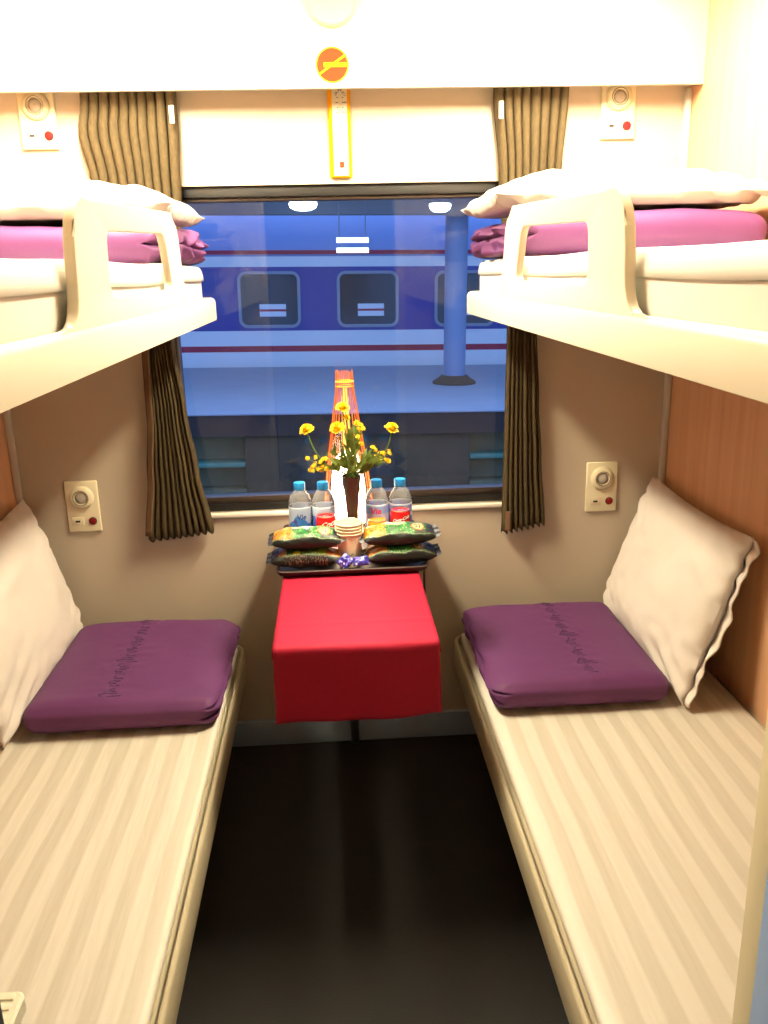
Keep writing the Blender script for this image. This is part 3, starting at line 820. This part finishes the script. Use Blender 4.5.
# ------------------------------------------------------------------ snack bags
def bag(c, L, D, T, rot, tilt, label, style, seed, flip=False):
    t = thing('snack_bag', c, label, 'snack bag', 'snack bags on the tray')
    C = Vector(c)
    cr, sr = math.cos(rot), math.sin(rot); ct, st = math.cos(tilt), math.sin(tilt)
    uv = {}
    def P(a, b):
        u = 2.3*a-1.15; ph = 2*PI*b
        uu = min(1, abs(u))
        s = (max(0, 1-uu**3.2))**.6
        out = max(0, abs(u)-1)
        y = D/2*math.cos(ph)*(.80+.20*s-.10*out/.15)
        z = T/2*math.sin(ph)*(s+.02)
        z += .004*noise.noise(Vector((u*4+seed, math.cos(ph)*2, math.sin(ph)*2)))*s+.003*math.sin(y*260)*(1-s)*.7
        x = u*L/2
        z += out*.10*(-.25 if u < 0 else .35)
        y2, z2 = y*ct-z*st, y*st+z*ct
        p = Vector((C.x+x*cr-y2*sr, C.y+x*sr+y2*cr, C.z+T/2+z2))
        return p
    bm = B(); lay = bm.verts.layers.float_vector.new('uvp')
    nu, nv = 120, 84
    V = grid(bm, nu, nv, P)
    for i in range(nu+1):
        for j in range(nv+1): V[i][j][lay] = Vector((2.3*i/nu-1.15, (j/nv), 0))
    bmesh.ops.remove_doubles(bm, verts=bm.verts, dist=1e-6)
    cols = []
    bm.verts.ensure_lookup_table()
    G = lambda *q: lin(q)
    def art(u, b): return tuple(v*.48 for v in art0(u, b))
    def art0(u, b):
        ph = 2*PI*b
        cy, sz = math.cos(ph), math.sin(ph)          # cy -1 is the front
        n = noise.noise(Vector((u*5+seed, cy*4, 0))); n2 = noise.noise(Vector((u*16, cy*12, seed))); n3 = noise.noise(Vector((u*34, cy*22, seed+3)))
        if abs(u) > 1.0: return G(34, 40, 34) if n2 < .15 else G(88, 80, 108)
        f = math.atan2(sz, -cy)                        # 0 front edge, pi/2 top, negative below
        if style == 'back':
            if f < .80:                                   # lower front: black with pale small print
                if abs(f-.78+.03*math.sin(u*9)) < .05: return G(120, 160, 110)
                if n3 > .28 and -.6 < u < .62 and f > -.45: return G(176, 140, 116)
                return G(10, 11, 9)
            if u < -.78: return G(84, 74, 110) if n2 > -.1 else G(46, 48, 60)
            if u < -.55: return G(222, 168, 140) if n > -.2 else G(206, 90, 50)
            if u > .58: return G(236, 150, 24) if n2 > -.05 else G(206, 84, 22)
            if u > .36: return G(176, 208, 44)
            if (u+.25)**2+((f-.9)*.35)**2 < .010: return G(246, 236, 60)
            return G(80, 128, 36) if n3 < .1 else (G(192, 200, 66) if n2 > 0 else G(44, 92, 30))
        lim = .74+.10*math.sin(u*6+seed)
        if f < lim:
            if f > lim-.10: return G(146, 176, 128)
            return G(10, 16, 10)
        # badge
        bu, bf = (u-.52)/.20, (f-1.42)/.50
        rr = bu*bu+bf*bf
        if rr < 1.0:
            if rr > .74: return G(190, 70, 20)
            if rr > .50: return G(248, 214, 120)
            o = ((bu+.28)/.26)**2+((bf)/.48)**2
            if .35 < o < 1.0: return G(96, 28, 14)
            if abs(bu-.25) < .09 and -.45 < bf < .12: return G(96, 28, 14)
            if (bu-.25)**2+(bf-.36)**2 < .014: return G(96, 28, 14)
            return G(252, 232, 176)
        if u < -.42+.10*n:
            if f > 1.9 and n > -.1: return G(250, 222, 96)
            return G(246, 168, 26) if n2 > -.08 else (G(214, 92, 20) if n3 > -.2 else G(250, 214, 90))
        if u > .78: return G(70, 66, 84) if n2 > 0 else G(44, 48, 46)
        if u > .42 and f < 1.1: return G(52, 66, 52)
        if f > 1.65+.2*n and u < .2: return G(206, 226, 170) if n > -.15 else G(150, 206, 226)
        if n3 > .42: return G(232, 240, 170)
        return G(18, 140, 30) if n > -.12 else G(12, 92, 22)
    cols = [art(v[lay].x, v[lay].y) for v in bm.verts]
    o = obj('bag_body', bm, M_print, t, angle=170)
    a = o.data.color_attributes.new('print', 'FLOAT_COLOR', 'POINT')
    for i, cc in enumerate(cols): a.data[i].color = cc+(1,)
    # sealed, saw-edged ends
    return t
bag((-.094, -.406, ZT+.005), .180, .075, .052, -.03, .16, 'green and black snack bag showing its back, at the bottom of the left pair', 'back', 2.2)
bag((.152, -.406, ZT+.005), .180, .075, .052, .06, .16, 'green and black snack bag at the bottom of the right pair', 'front', 5.1)
bag((-.090, -.404, ZT+.055), .174, .076, .052, -.02, .22, 'green and black snack bag on top of the left pair', 'front', 1.4)
bag((.148, -.404, ZT+.056), .184, .076, .052, .06, .22, 'green and black snack bag on top of the right pair', 'front', 7.9)

# ------------------------------------------------------------------ blue sachets
M_sach = print_mat('printed sachet', .35)
def sachet(c, label, rot, tilt, seed, w=.036, h=.034):
    t = thing('sachet', c, label, 'sachet', 'blue sachets on the tray')
    C = Vector(c); cr, sr = math.cos(rot), math.sin(rot); ct, st = math.cos(tilt), math.sin(tilt)
    bm = B()
    def mk(sd):
        def P(a, b):
            u, v = 2*a-1, 2*b-1
            e = (1-u**4)*(1-v**4)
            x = u*w/2; y = v*h/2; z = sd*.005*e+.003*noise.noise(Vector((u*2, v*2, seed)))
            x, y = x*cr-y*sr, x*sr+y*cr
            return C+Vector((x, -z*st+y*ct*.8, y*st+z*ct+.012))
        return P
    for sd in (1, -1): grid(bm, 22, 22, mk(sd))
    bmesh.ops.remove_doubles(bm, verts=bm.verts, dist=1e-5)
    def col(p):
        n = noise.noise((p-C)*130+Vector((seed, 0, 0)))
        if n > .38: return lin((220, 214, 214))
        if n < -.34: return lin((110, 100, 190))
        return lin((40, 34, 122))
    obj('sachet_body', bm, M_sach, t, colors=col, angle=170)
sachet((.006, -.446, ZT+.014), 'dark blue sachet standing tilted in front of the paper cups', .8, 1.1, 3.)
sachet((.046, -.446, ZT+.014), 'dark blue sachet lying beside the right snack bags', .1, .8, 8., .042, .028)

# ------------------------------------------------------------------ vase and flowers
VX, VY = .031, -.322
bm = B(); lathe(bm, [(.020, 0), (.023, .002), (.0235, .012), (.020, .040), (.0155, .085), (.0150, .120), (.0185, .165), (.0235, .205), (.0255, .222), (.0235, .222), (.0165, .165), (.0130, .120), (.0130, .05), (.001, .045)], (VX, VY, ZT), 36)
o = obj('flower_vase', bm, M_vase, loc=(VX, VY, ZT)); props(o, 'slender dark brown vase of yellow flowers on the tray', 'vase')

def bez(a, b, c, n=14):
    a, b, c = Vector(a), Vector(b), Vector(c)
    return [a*(1-k/n)**2+b*2*(k/n)*(1-k/n)+c*(k/n)**2 for k in range(n+1)]
def petal_head(bm, c, up, r, seed, n=16, rings=4):
    rnd = random.Random(seed); up = Vector(up).normalized(); u = up.orthogonal().normalized(); w = up.cross(u)
    for k in range(rings):
        f = k/(rings-1)
        el = math.radians(2+76*f); ln = r*(1-.35*f); m = max(5, int(n*(1-.45*f)))
        for i in range(m):
            a = 2*PI*(i+.5*(k % 2))/m+rnd.uniform(-.1, .1)
            d = u*math.cos(a)+w*math.sin(a); side = up.cross(d)
            e = el+rnd.uniform(-.12, .12)
            dirv = d*math.cos(e)+up*math.sin(e); wid = r*.20
            q = [(.05, .25), (.5, 1.), (.85, .9), (1., .35)]
            L_, R2 = [], []
            for s_, ww in q:
                p = Vector(c)+dirv*ln*s_+up*(r*.12*s_*s_)-up*.12*r*(1-f)*s_
                L_.append(bm.verts.new(p+side*wid*ww)); R2.append(bm.verts.new(p-side*wid*ww))
            for j in range(3): bm.faces.new((L_[j], L_[j+1], R2[j+1], R2[j]))
    lathe(bm, [(r*.10, -.25*r), (r*.42, -.1*r), (r*.5, .25*r), (r*.3, .5*r), (.0005, .58*r)], c, 12)
SLOT = [0]
def slot(tip):
    k = SLOT[0]; SLOT[0] += 1
    a = k*2.39996; q = .0024*math.sqrt(k+.2)
    b = (VX+q*math.cos(a), VY+q*math.sin(a), ZT+.125)
    return b, Vector((VX+2.0*q*math.cos(a), VY+2.0*q*math.sin(a), ZT+.224))
def flower(tip, mid, label, r, seed, up):
    base, mouth = slot(tip)
    t = thing('yellow_flower', base, label, 'flower', 'yellow flowers in the vase')
    pts = [Vector(base)]+bez(mouth, mid, tip)
    bm = B(); tube(bm, pts, .0019, 6); obj('stem', bm, M_stem, t)
    upv = Vector(up)
    bm = B(); petal_head(bm, tip, upv, r, seed); obj('bloom', bm, M_petal, t, angle=30)
    bm = B(); lathe(bm, [(.002, -.010), (r*.34, -.005), (r*.38, -.001)], tip, 10); obj('calyx', bm, M_stem, t)
flower((-.080, VY-.005, 1.097), (-.06, VY, .99), 'large yellow flower leaning furthest left from the vase', .021, 1, (-.35, -.3, 1))
flower((.140, VY-.005, 1.093), (.13, VY, .99), 'large yellow flower leaning furthest right from the vase', .021, 2, (.35, -.3, 1))
flower((.014, VY, 1.150), (.022, VY, 1.05), 'large yellow flower standing highest above the vase', .020, 3, (.1, -.25, 1))
flower((-.001, VY-.012, 1.100), (.012, VY-.004, 1.03), 'large yellow flower just below the highest one, over the vase', .022, 4, (-.25, -.45, 1))
flower((.024, VY-.004, 1.126), (.03, VY, 1.04), 'small yellow flower tucked under the highest bloom', .011, 5, (.4, -.4, 1))
flower((.090, VY-.004, 1.045), (.07, VY, .99), 'small yellow bud beside the right spray of florets', .008, 6, (.2, -.2, 1))
flower((.128, VY-.006, 1.008), (.08, VY-.004, .985), 'small orange yellow bud at the end of the right spray', .010, 7, (.6, -.2, .8))

def spray(tip, mid, spread, n, label, seed, leaves):
    rnd = random.Random(seed)
    base, mouth = slot(tip)
    t = thing('floret_spray', base, label, 'flower', 'floret sprays in the vase')
    main = [Vector(base)]+bez(mouth, mid, tip)
    bm = B(); tube(bm, main, .0016, 6)
    bl = B()
    for k in range(n):
        a = Vector(tip)+Vector((rnd.uniform(-1, 1)*spread[0], rnd.uniform(-1, 1)*.012, rnd.uniform(-1, 1)*spread[1]))
        s_ = main[rnd.randint(8, len(main)-2)]
        tube(bm, [s_, (s_+a)*.5+Vector((0, 0, -.003)), a], .0008, 5)
        petal_head(bl, a, (a-s_).normalized()+Vector((0, -.4, .5)), rnd.uniform(.0055, .0085), k, 8, 3)
    obj('stem', bm, M_stem, t); obj('florets', bl, M_petal, t, angle=30)
    if leaves:
        bm = B()
        for k in range(leaves):
            s_ = main[rnd.randint(3, len(main)-3)]
            d = Vector((rnd.uniform(-.6, .6)+(tip[0]-VX)*3, rnd.uniform(-.5, .2), rnd.uniform(.1, .9))).normalized()
            leaf(bm, s_, d, rnd.uniform(.026, .045), rnd.uniform(.004, .007))
        obj('leaves', bm, M_leaf, t, angle=60)
def leaf(bm, p, d, L_, w):
    d = Vector(d).normalized(); side = d.cross(Vector((0, -1, .2))).normalized(); nrm = side.cross(d)
    A = []
    for k in range(7):
        f = k/6; ww = w*math.sin(PI*min(1, f*.92+.06))
        q = Vector(p)+d*L_*f+nrm*(.18*L_*math.sin(f*PI))
        A.append((bm.verts.new(q+side*ww), bm.verts.new(q+nrm*-.0012), bm.verts.new(q-side*ww)))
    for a, b in zip(A[:-1], A[1:]):
        bm.faces.new((a[0], a[1], b[1], b[0])); bm.faces.new((a[1], a[2], b[2], b[1]))
spray((-.058, VY-.004, 1.008), (-.01, VY, .99), (.024, .020), 24, 'spray of small yellow florets low at the left of the vase', 11, 5)
spray((.113, VY-.004, 1.024), (.07, VY, .98), (.020, .014), 16, 'spray of small yellow florets low at the right of the vase', 12, 14)
spray((.057, VY-.006, 1.085), (.045, VY, 1.02), (.010, .028), 14, 'upright spray of small yellow florets right of the tall bloom', 13, 6)
def sprig(tip, label, seed, n):
    rnd = random.Random(seed); base, mouth = slot(tip)
    t = thing('leafy_sprig', base, label, 'foliage', 'leafy sprigs in the vase')
    main = [Vector(base)]+bez(mouth, (mouth+Vector(tip))*.5+Vector((0, 0, .012)), tip)
    bm = B(); tube(bm, main, .0020, 6); obj('stem', bm, M_stem, t)
    bm = B()
    for k in range(n):
        s_ = main[2+(k*(len(main)-3))//n]
        dd = (Vector(tip)-mouth).normalized()+Vector((rnd.uniform(-.8, .8), rnd.uniform(-.6, .2), rnd.uniform(-.1, .5)))
        leaf(bm, s_, dd, rnd.uniform(.025, .05), rnd.uniform(.004, .008))
    obj('leaves', bm, M_leaf, t, angle=60)
sprig((.030, VY-.004, 1.085), 'upright leafy green sprig in the middle of the vase', 1, 18)
sprig((-.022, VY-.002, 1.045), 'bare leafy sprig slanting left from the vase', 2, 6)
sprig((.088, VY-.006, 1.010), 'bushy leafy sprig slanting right from the vase', 3, 20)
sprig((.002, VY-.010, 1.000), 'short leafy sprig at the vase mouth on the left', 4, 9)

# ------------------------------------------------------------------ stick lamp
LX, LY = .0245, -.135
t = thing('table_lamp', (LX, LY, ZT), 'tall cone lamp of orange sticks glowing behind the vase', 'lamp')
def lr(z):
    f = (z-ZT)/(1.198-ZT); return .078-.057*f**1.25
bm = B(); lathe(bm, [(.060, 0), (.062, .002), (.062, .010), (.058, .012), (.001, .012)], (LX, LY, ZT), 36); obj('lamp_base', bm, mat('lamp base wood', (120, 64, 28), .4, var=.15), t)
bm = B(); lathe(bm, [(.014, .012), (.014, .030), (.010, .032)], (LX, LY, ZT), 20); obj('lamp_holder', bm, M_plate, t)
bm = B(); lathe(bm, [(.012, .032), (.046, .040), (.052, .070), (.048, .15), (.042, .20), (.030, .235), (.012, .250), (.001, .251)], (LX, LY, ZT), 24); obj('bulb', bm, M_bulb, t, label='glowing white lamp bulb')
bm = B(); lathe(bm, [(.009, .252), (.012, .262), (.010, .40), (.004, .43), (.001, .431)], (LX, LY, ZT), 16); obj('inner_tube', bm, emis('lit inner tube', (255, 196, 96), 2.2), t, label='glowing yellow tube inside the cone')
bm = B()
for k in range(24):
    a = 2*PI*k/24; pts = []
    for j in range(9):
        z = ZT+.002+(1.222-ZT-.002+.006*random.uniform(-1, 1)*(j == 8))*j/8
        r = lr(min(z, 1.2))+(.002 if z > 1.2 else 0)
        pts.append((LX+r*math.cos(a), LY+r*math.sin(a), z))
    tube(bm, pts, .0013, 6)
obj('stick_shade', bm, M_stick, t)
for z, r_, m in ((1.196, .0032, M_goldring), (1.183, .002, M_goldring)):
    bm = B(); torus(bm, (LX, LY, z), lr(z)+.002, r_, 36, 8); obj('top_ring', bm, m, t)
for z in (.985, .86):
    bm = B(); torus(bm, (LX, LY, z), lr(z)-.001, .0014, 40, 6); obj('binding_ring', bm, M_stick, t)
# cord
bm = B(); pts = bez((TRX1+.006, -.10, TZ+.004), (.225, -.30, TZ+.03), (.2135, -.40, .70), 10)+bez((.2135, -.41, .68), (.214, -.43, .55), (.212, -.35, .40), 10)[1:]+bez((.212, -.33, .36), (.21, -.2, .2), (.16, -.03, .30), 8)
tube(bm, pts, .0030, 8); o = obj('power_cord', bm, M_cord, loc=(.213, -.41, .6)); props(o, 'black lamp cord hanging down the right side of the table', 'cord')

# ------------------------------------------------------------------ foot step by the door
t = thing('foot_step', (-.38, YB+.07, .80), 'ribbed cream plastic foot step fixed beside the doorway on the left', 'step')
SX0, SX1, SY0, SY1, SZ = -.430, -.338, YB+.004, -1.793, .806
bm = B(); lp = []
for ins, z in ((.004, SZ-.022), (0, SZ-.018), (0, SZ-.003), (.003, SZ)):
    lp.append([(x, y, z) for x, y in rrect(SX0, SY0, SX1, SY1, .010, ins, 5)])
loft(bm, lp); tr = obj('tread', bm, M_grp, t)
bm = B()
for k in range(8):
    y = SY1-.010-k*.0125
    box(bm, (SX0+.006, y-.0040, SZ-.0005), (SX1-.008, y+.0040, SZ+.0022), .0012)
obj('anti_slip_ribs', bm, M_grp, tr)
bm = B(); box(bm, (SX0+.01, YB+.0005, SZ-.09), (SX1-.01, YB+.0038, SZ+.004), .001); obj('mounting_plate', bm, M_steel, t)

# ------------------------------------------------------------------ outside
def out(o): OUTSIDE.append(o); return o
M_pl   = mat('platform paving', (150, 160, 176), .7, var=.08, scale=2)
M_face = mat('platform side concrete', (72, 63, 50), .85, var=.25, scale=3)
M_facd = mat('platform edge beam', (50, 42, 42), .8, var=.2)
M_bay  = mat('greenish bay concrete', (98, 98, 74), .85, var=.25, scale=5)  # greenish grey of the bay backs and lower ledges
M_led  = mat('teal ledge', (76, 128, 110), .6)
M_ball = mat('dark track ballast', (60, 56, 52), .9, var=.4, scale=18)
M_tw   = mat('train white', (226, 230, 236), .35, var=.02)
M_tb   = mat('train blue', (48, 58, 150), .3, var=.03)
M_tl   = mat('train light blue', (138, 162, 216), .35, var=.03)
M_tr   = mat('train red stripe', (168, 34, 62), .35)
M_tf   = mat('train window rim', (140, 152, 170), .35)
M_tg   = mat('train window glass', (44, 56, 68), .12)
M_tint = mat('train window interior', (70, 84, 92), .6, var=.25, scale=3)
M_can  = mat('canopy grey', (96, 104, 116), .7, var=.1, scale=2)
M_pil  = mat('pillar paint', (122, 138, 170), .6, var=.05)
M_und  = mat('underframe', (30, 30, 32), .8)

bm = B(); box(bm, (-14, .4, -1.9), (16, 8.9, -1.6)); out(struct('ground', bm, M_ball))
PX0, PX1, PF, PTZ = -12, 14, 8.10, -.21
t = out(thing('platform', (1, 10, -1.6), 'station platform between the two trains', 'platform')); t['kind'] = 'structure'
bm = B(); box(bm, (PX0, PF, PTZ-.03), (PX1, 13.44, PTZ), .01); obj('platform_deck', bm, M_pl, t)
bm = B(); box(bm, (PX0, PF+.02, PTZ-.30), (PX1, PF+.3, PTZ-.03)); obj('edge_beam', bm, M_facd, t)
bm = B(); box(bm, (PX0, PF+.35, -1.6), (PX1, 13.44, PTZ-.03)); obj('retaining_wall', bm, M_bay, t)
for xx0, xx1 in ((-1.15, .1), (.35, 1.75), (-6, -2.4), (3.3, 7)):
    bm = B(); box(bm, (xx0, PF+.10, -1.6), (xx1, PF+.35, PTZ-.30), .02); obj('pier', bm, M_face, t)
for xx0, xx1, z in ((-2.4, -1.15, -.86), (1.75, 3.3, -.80)):
    bm = B(); box(bm, (xx0, PF+.08, z-.06), (xx1, PF+.35, z), .01); obj('ledge', bm, M_led, t)
    bm = B(); box(bm, (xx0, PF+.02, z-.42), (xx1, PF+.35, z-.36), .01); obj('ledge', bm, M_bay, t)
bm = B(); box(bm, (PX0, PF-.5, -1.6), (PX1, PF+.05, -1.28), .02); obj('footing', bm, M_face, t)

t = out(thing('platform_pillar', (1.90, 10.78, PTZ), 'round pale blue pillar standing on the platform', 'pillar'))
bm = B(); lathe(bm, [(.172, .0), (.172, 3.06)], (1.90, 10.78, PTZ), 28); obj('shaft', bm, M_pil, t)
bm = B(); lathe(bm, [(.34, 0), (.34, .03), (.26, .08), (.20, .13)], (1.90, 10.78, PTZ), 28); obj('pillar_foot', bm, M_face, t)

t = out(thing('platform_canopy', (1, 10.5, 2.3), 'grey platform canopy over the lamps', 'canopy'))
bm = B(); box(bm, (PX0, 10.2, 2.26), (PX1, 10.35, 2.90), .02); obj('fascia', bm, M_can, t)
bm = B(); box(bm, (PX0, 9.2, 2.87), (PX1, 12.4, 2.97), .02); obj('canopy_roof', bm, M_can, t)

t = out(thing('passenger_train', (1, 14.9, -1.2), 'blue, white and red railway carriage across the platform', 'train'))
TY = 13.5; TXA, TXB = -9., 10.
def band(name, z0, z1, m, y=TY, d=.02, label=None):
    bm = B(); box(bm, (TXA, y, z0), (TXB, y+d+.02, z1)); return obj(name, bm, m, t, label=label)
bm = B(); prof = [(TY+.03, -.25), (TY+.03, 1.9), (TY+.06, 2.35), (TY+.35, 2.75), (TY+1.4, 2.95), (TY+2.5, 2.75), (TY+2.8, 2.3), (TY+2.8, -.25)]
loft(bm, [[(TXA, y, z) for y, z in prof], [(TXB, y, z) for y, z in prof]]); obj('car_body', bm, M_tl, t, label='light blue upper body and roof')
bm = B(); box(bm, (TXA+.5, TY+.2, -1.2), (TXB-.5, TY+2.6, -.25), .02); obj('underframe', bm, M_und, t)
band('white_skirt', -.75, .062, M_tw, label='white lower band'); band('red_stripe', .062, .171, M_tr, label='red stripe below the windows')
band('white_band', .171, .444, M_tw, label='white band below the windows'); band('blue_band', .444, 1.575, M_tb, label='dark blue window band')
band('upper_white_band', 1.575, 1.755, M_tw, label='white band above the windows'); band('upper_red_stripe', 1.79, 1.86, M_tr, label='thin red stripe below the roof')
def rect_yz(x0, z0, x1, z1, r, inset, y): return [(x, y, z) for x, z in rrect(x0, z0, x1, z1, r, inset, 6)]
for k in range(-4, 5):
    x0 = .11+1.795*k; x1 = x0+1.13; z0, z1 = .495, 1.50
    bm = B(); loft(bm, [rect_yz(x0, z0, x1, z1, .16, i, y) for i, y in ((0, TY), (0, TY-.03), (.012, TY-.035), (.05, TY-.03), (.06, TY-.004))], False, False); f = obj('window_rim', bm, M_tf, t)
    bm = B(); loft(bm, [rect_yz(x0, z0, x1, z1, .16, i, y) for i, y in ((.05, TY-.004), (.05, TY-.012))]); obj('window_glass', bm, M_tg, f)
    for za, zb, m in ((.70, .79, M_tw), (.79, .83, M_tr), (.83, .92, M_tw)):  # reflection of the near train's stripes, laid on the glass as coloured strips
        bm = B(); box(bm, (x0+.38, TY-.018, za), (x0+.86, TY-.011, zb)); obj('stripe_reflection', bm, m, f)

glow = emis('lit platform lamp', (214, 236, 255), 14.)
for x, z, lab, w in ((-.354, 2.335, 'bright platform lamp hanging from the canopy at the left', .17), (1.482, 2.315, 'bright platform lamp hanging from the canopy at the right', .13)):
    t = out(thing('platform_lamp', (x, 9.5, z), lab, 'lamp', 'platform lamps'))
    bm = B(); lathe(bm, [(.02, .16), (.05, .13), (w+.03, .06), (w+.03, .045)], (x, 9.5, z), 24); obj('lamp_hood', bm, M_can, t)
    bm = B(); tube(bm, [(x, 9.5, z+.15), (x, 9.5, 2.865)], .012, 8); obj('hanging_rod', bm, M_can, t)
    bm = B(); lathe(bm, [(w, .05), (w+.02, .02), (w, -.03), (w*.6, -.06), (.001, -.07)], (x, 9.5, z), 24); obj('lamp_globe', bm, glow, t)
t = out(thing('corridor_light_reflection', (.30, 9.5, 1.83), 'two glowing white bars added as the reflection of the corridor light', 'lamp'))  # glowing bars added in place of the corridor light's reflection in the pane
for z in (1.895, 1.765):
    bm = B(); tube(bm, [(.08, 9.5, z), (.515, 9.5, z)], .034, 10); obj('reflection_bar', bm, emis('reflected light bar', (226, 240, 255), 3.2), t)
for x in (.12, .475):  # rods added to carry the reflection bars
    bm = B(); tube(bm, [(x, 9.545, 1.72), (x, 9.545, 2.865)], .008, 6); obj('added_hanger', bm, M_can, t)

TILT = Matrix.Rotation(.018, 4, 'Y')
bpy.context.view_layer.update()
for o in OUTSIDE: o.matrix_world = TILT @ o.matrix_world

# ------------------------------------------------------------------ light, world, camera
def area(name, loc, rot, sx, sy, e, col):
    l = bpy.data.lights.new(name, 'AREA'); l.shape = 'RECTANGLE'; l.size = sx; l.size_y = sy; l.energy = e; l.color = col
    o = bpy.data.objects.new(name, l); COL.objects.link(o); o.location = loc; o.rotation_euler = rot; return o
w = bpy.data.worlds.new('dusk sky'); sc.world = w; w.use_nodes = True
nt = w.node_tree; bg = nt.nodes['Background']
bg.inputs[0].default_value = (.23, .38, .76, 1); bg.inputs[1].default_value = 2.8

cam = bpy.data.cameras.new('camera'); co = bpy.data.objects.new('camera', cam); COL.objects.link(co)
cam.sensor_fit = 'VERTICAL'; cam.sensor_height = 36; cam.lens = 846.31/1024*36; cam.clip_start = .02
R = Vector((0.99775857, -0.06296418, -0.0226571)); U = Vector((0.0390473, 0.27285978, 0.96126107)); F = Vector((0.05434281, 0.95999117, -0.27470676))
co.matrix_world = Matrix(((R.x, U.x, -F.x, -.0079), (R.y, U.y, -F.y, -2.5), (R.z, U.z, -F.z, 1.4904), (0, 0, 0, 1)))
sc.camera = co
vs = sc.view_settings; vs.view_transform = 'Standard'; vs.look = 'None'; vs.gamma = 1; vs.use_curve_mapping = False; vs.exposure = 0.
sc.cycles.use_denoising = True
sc.cycles.max_bounces = 10; sc.cycles.transparent_max_bounces = 24; sc.cycles.sample_clamp_indirect = 6
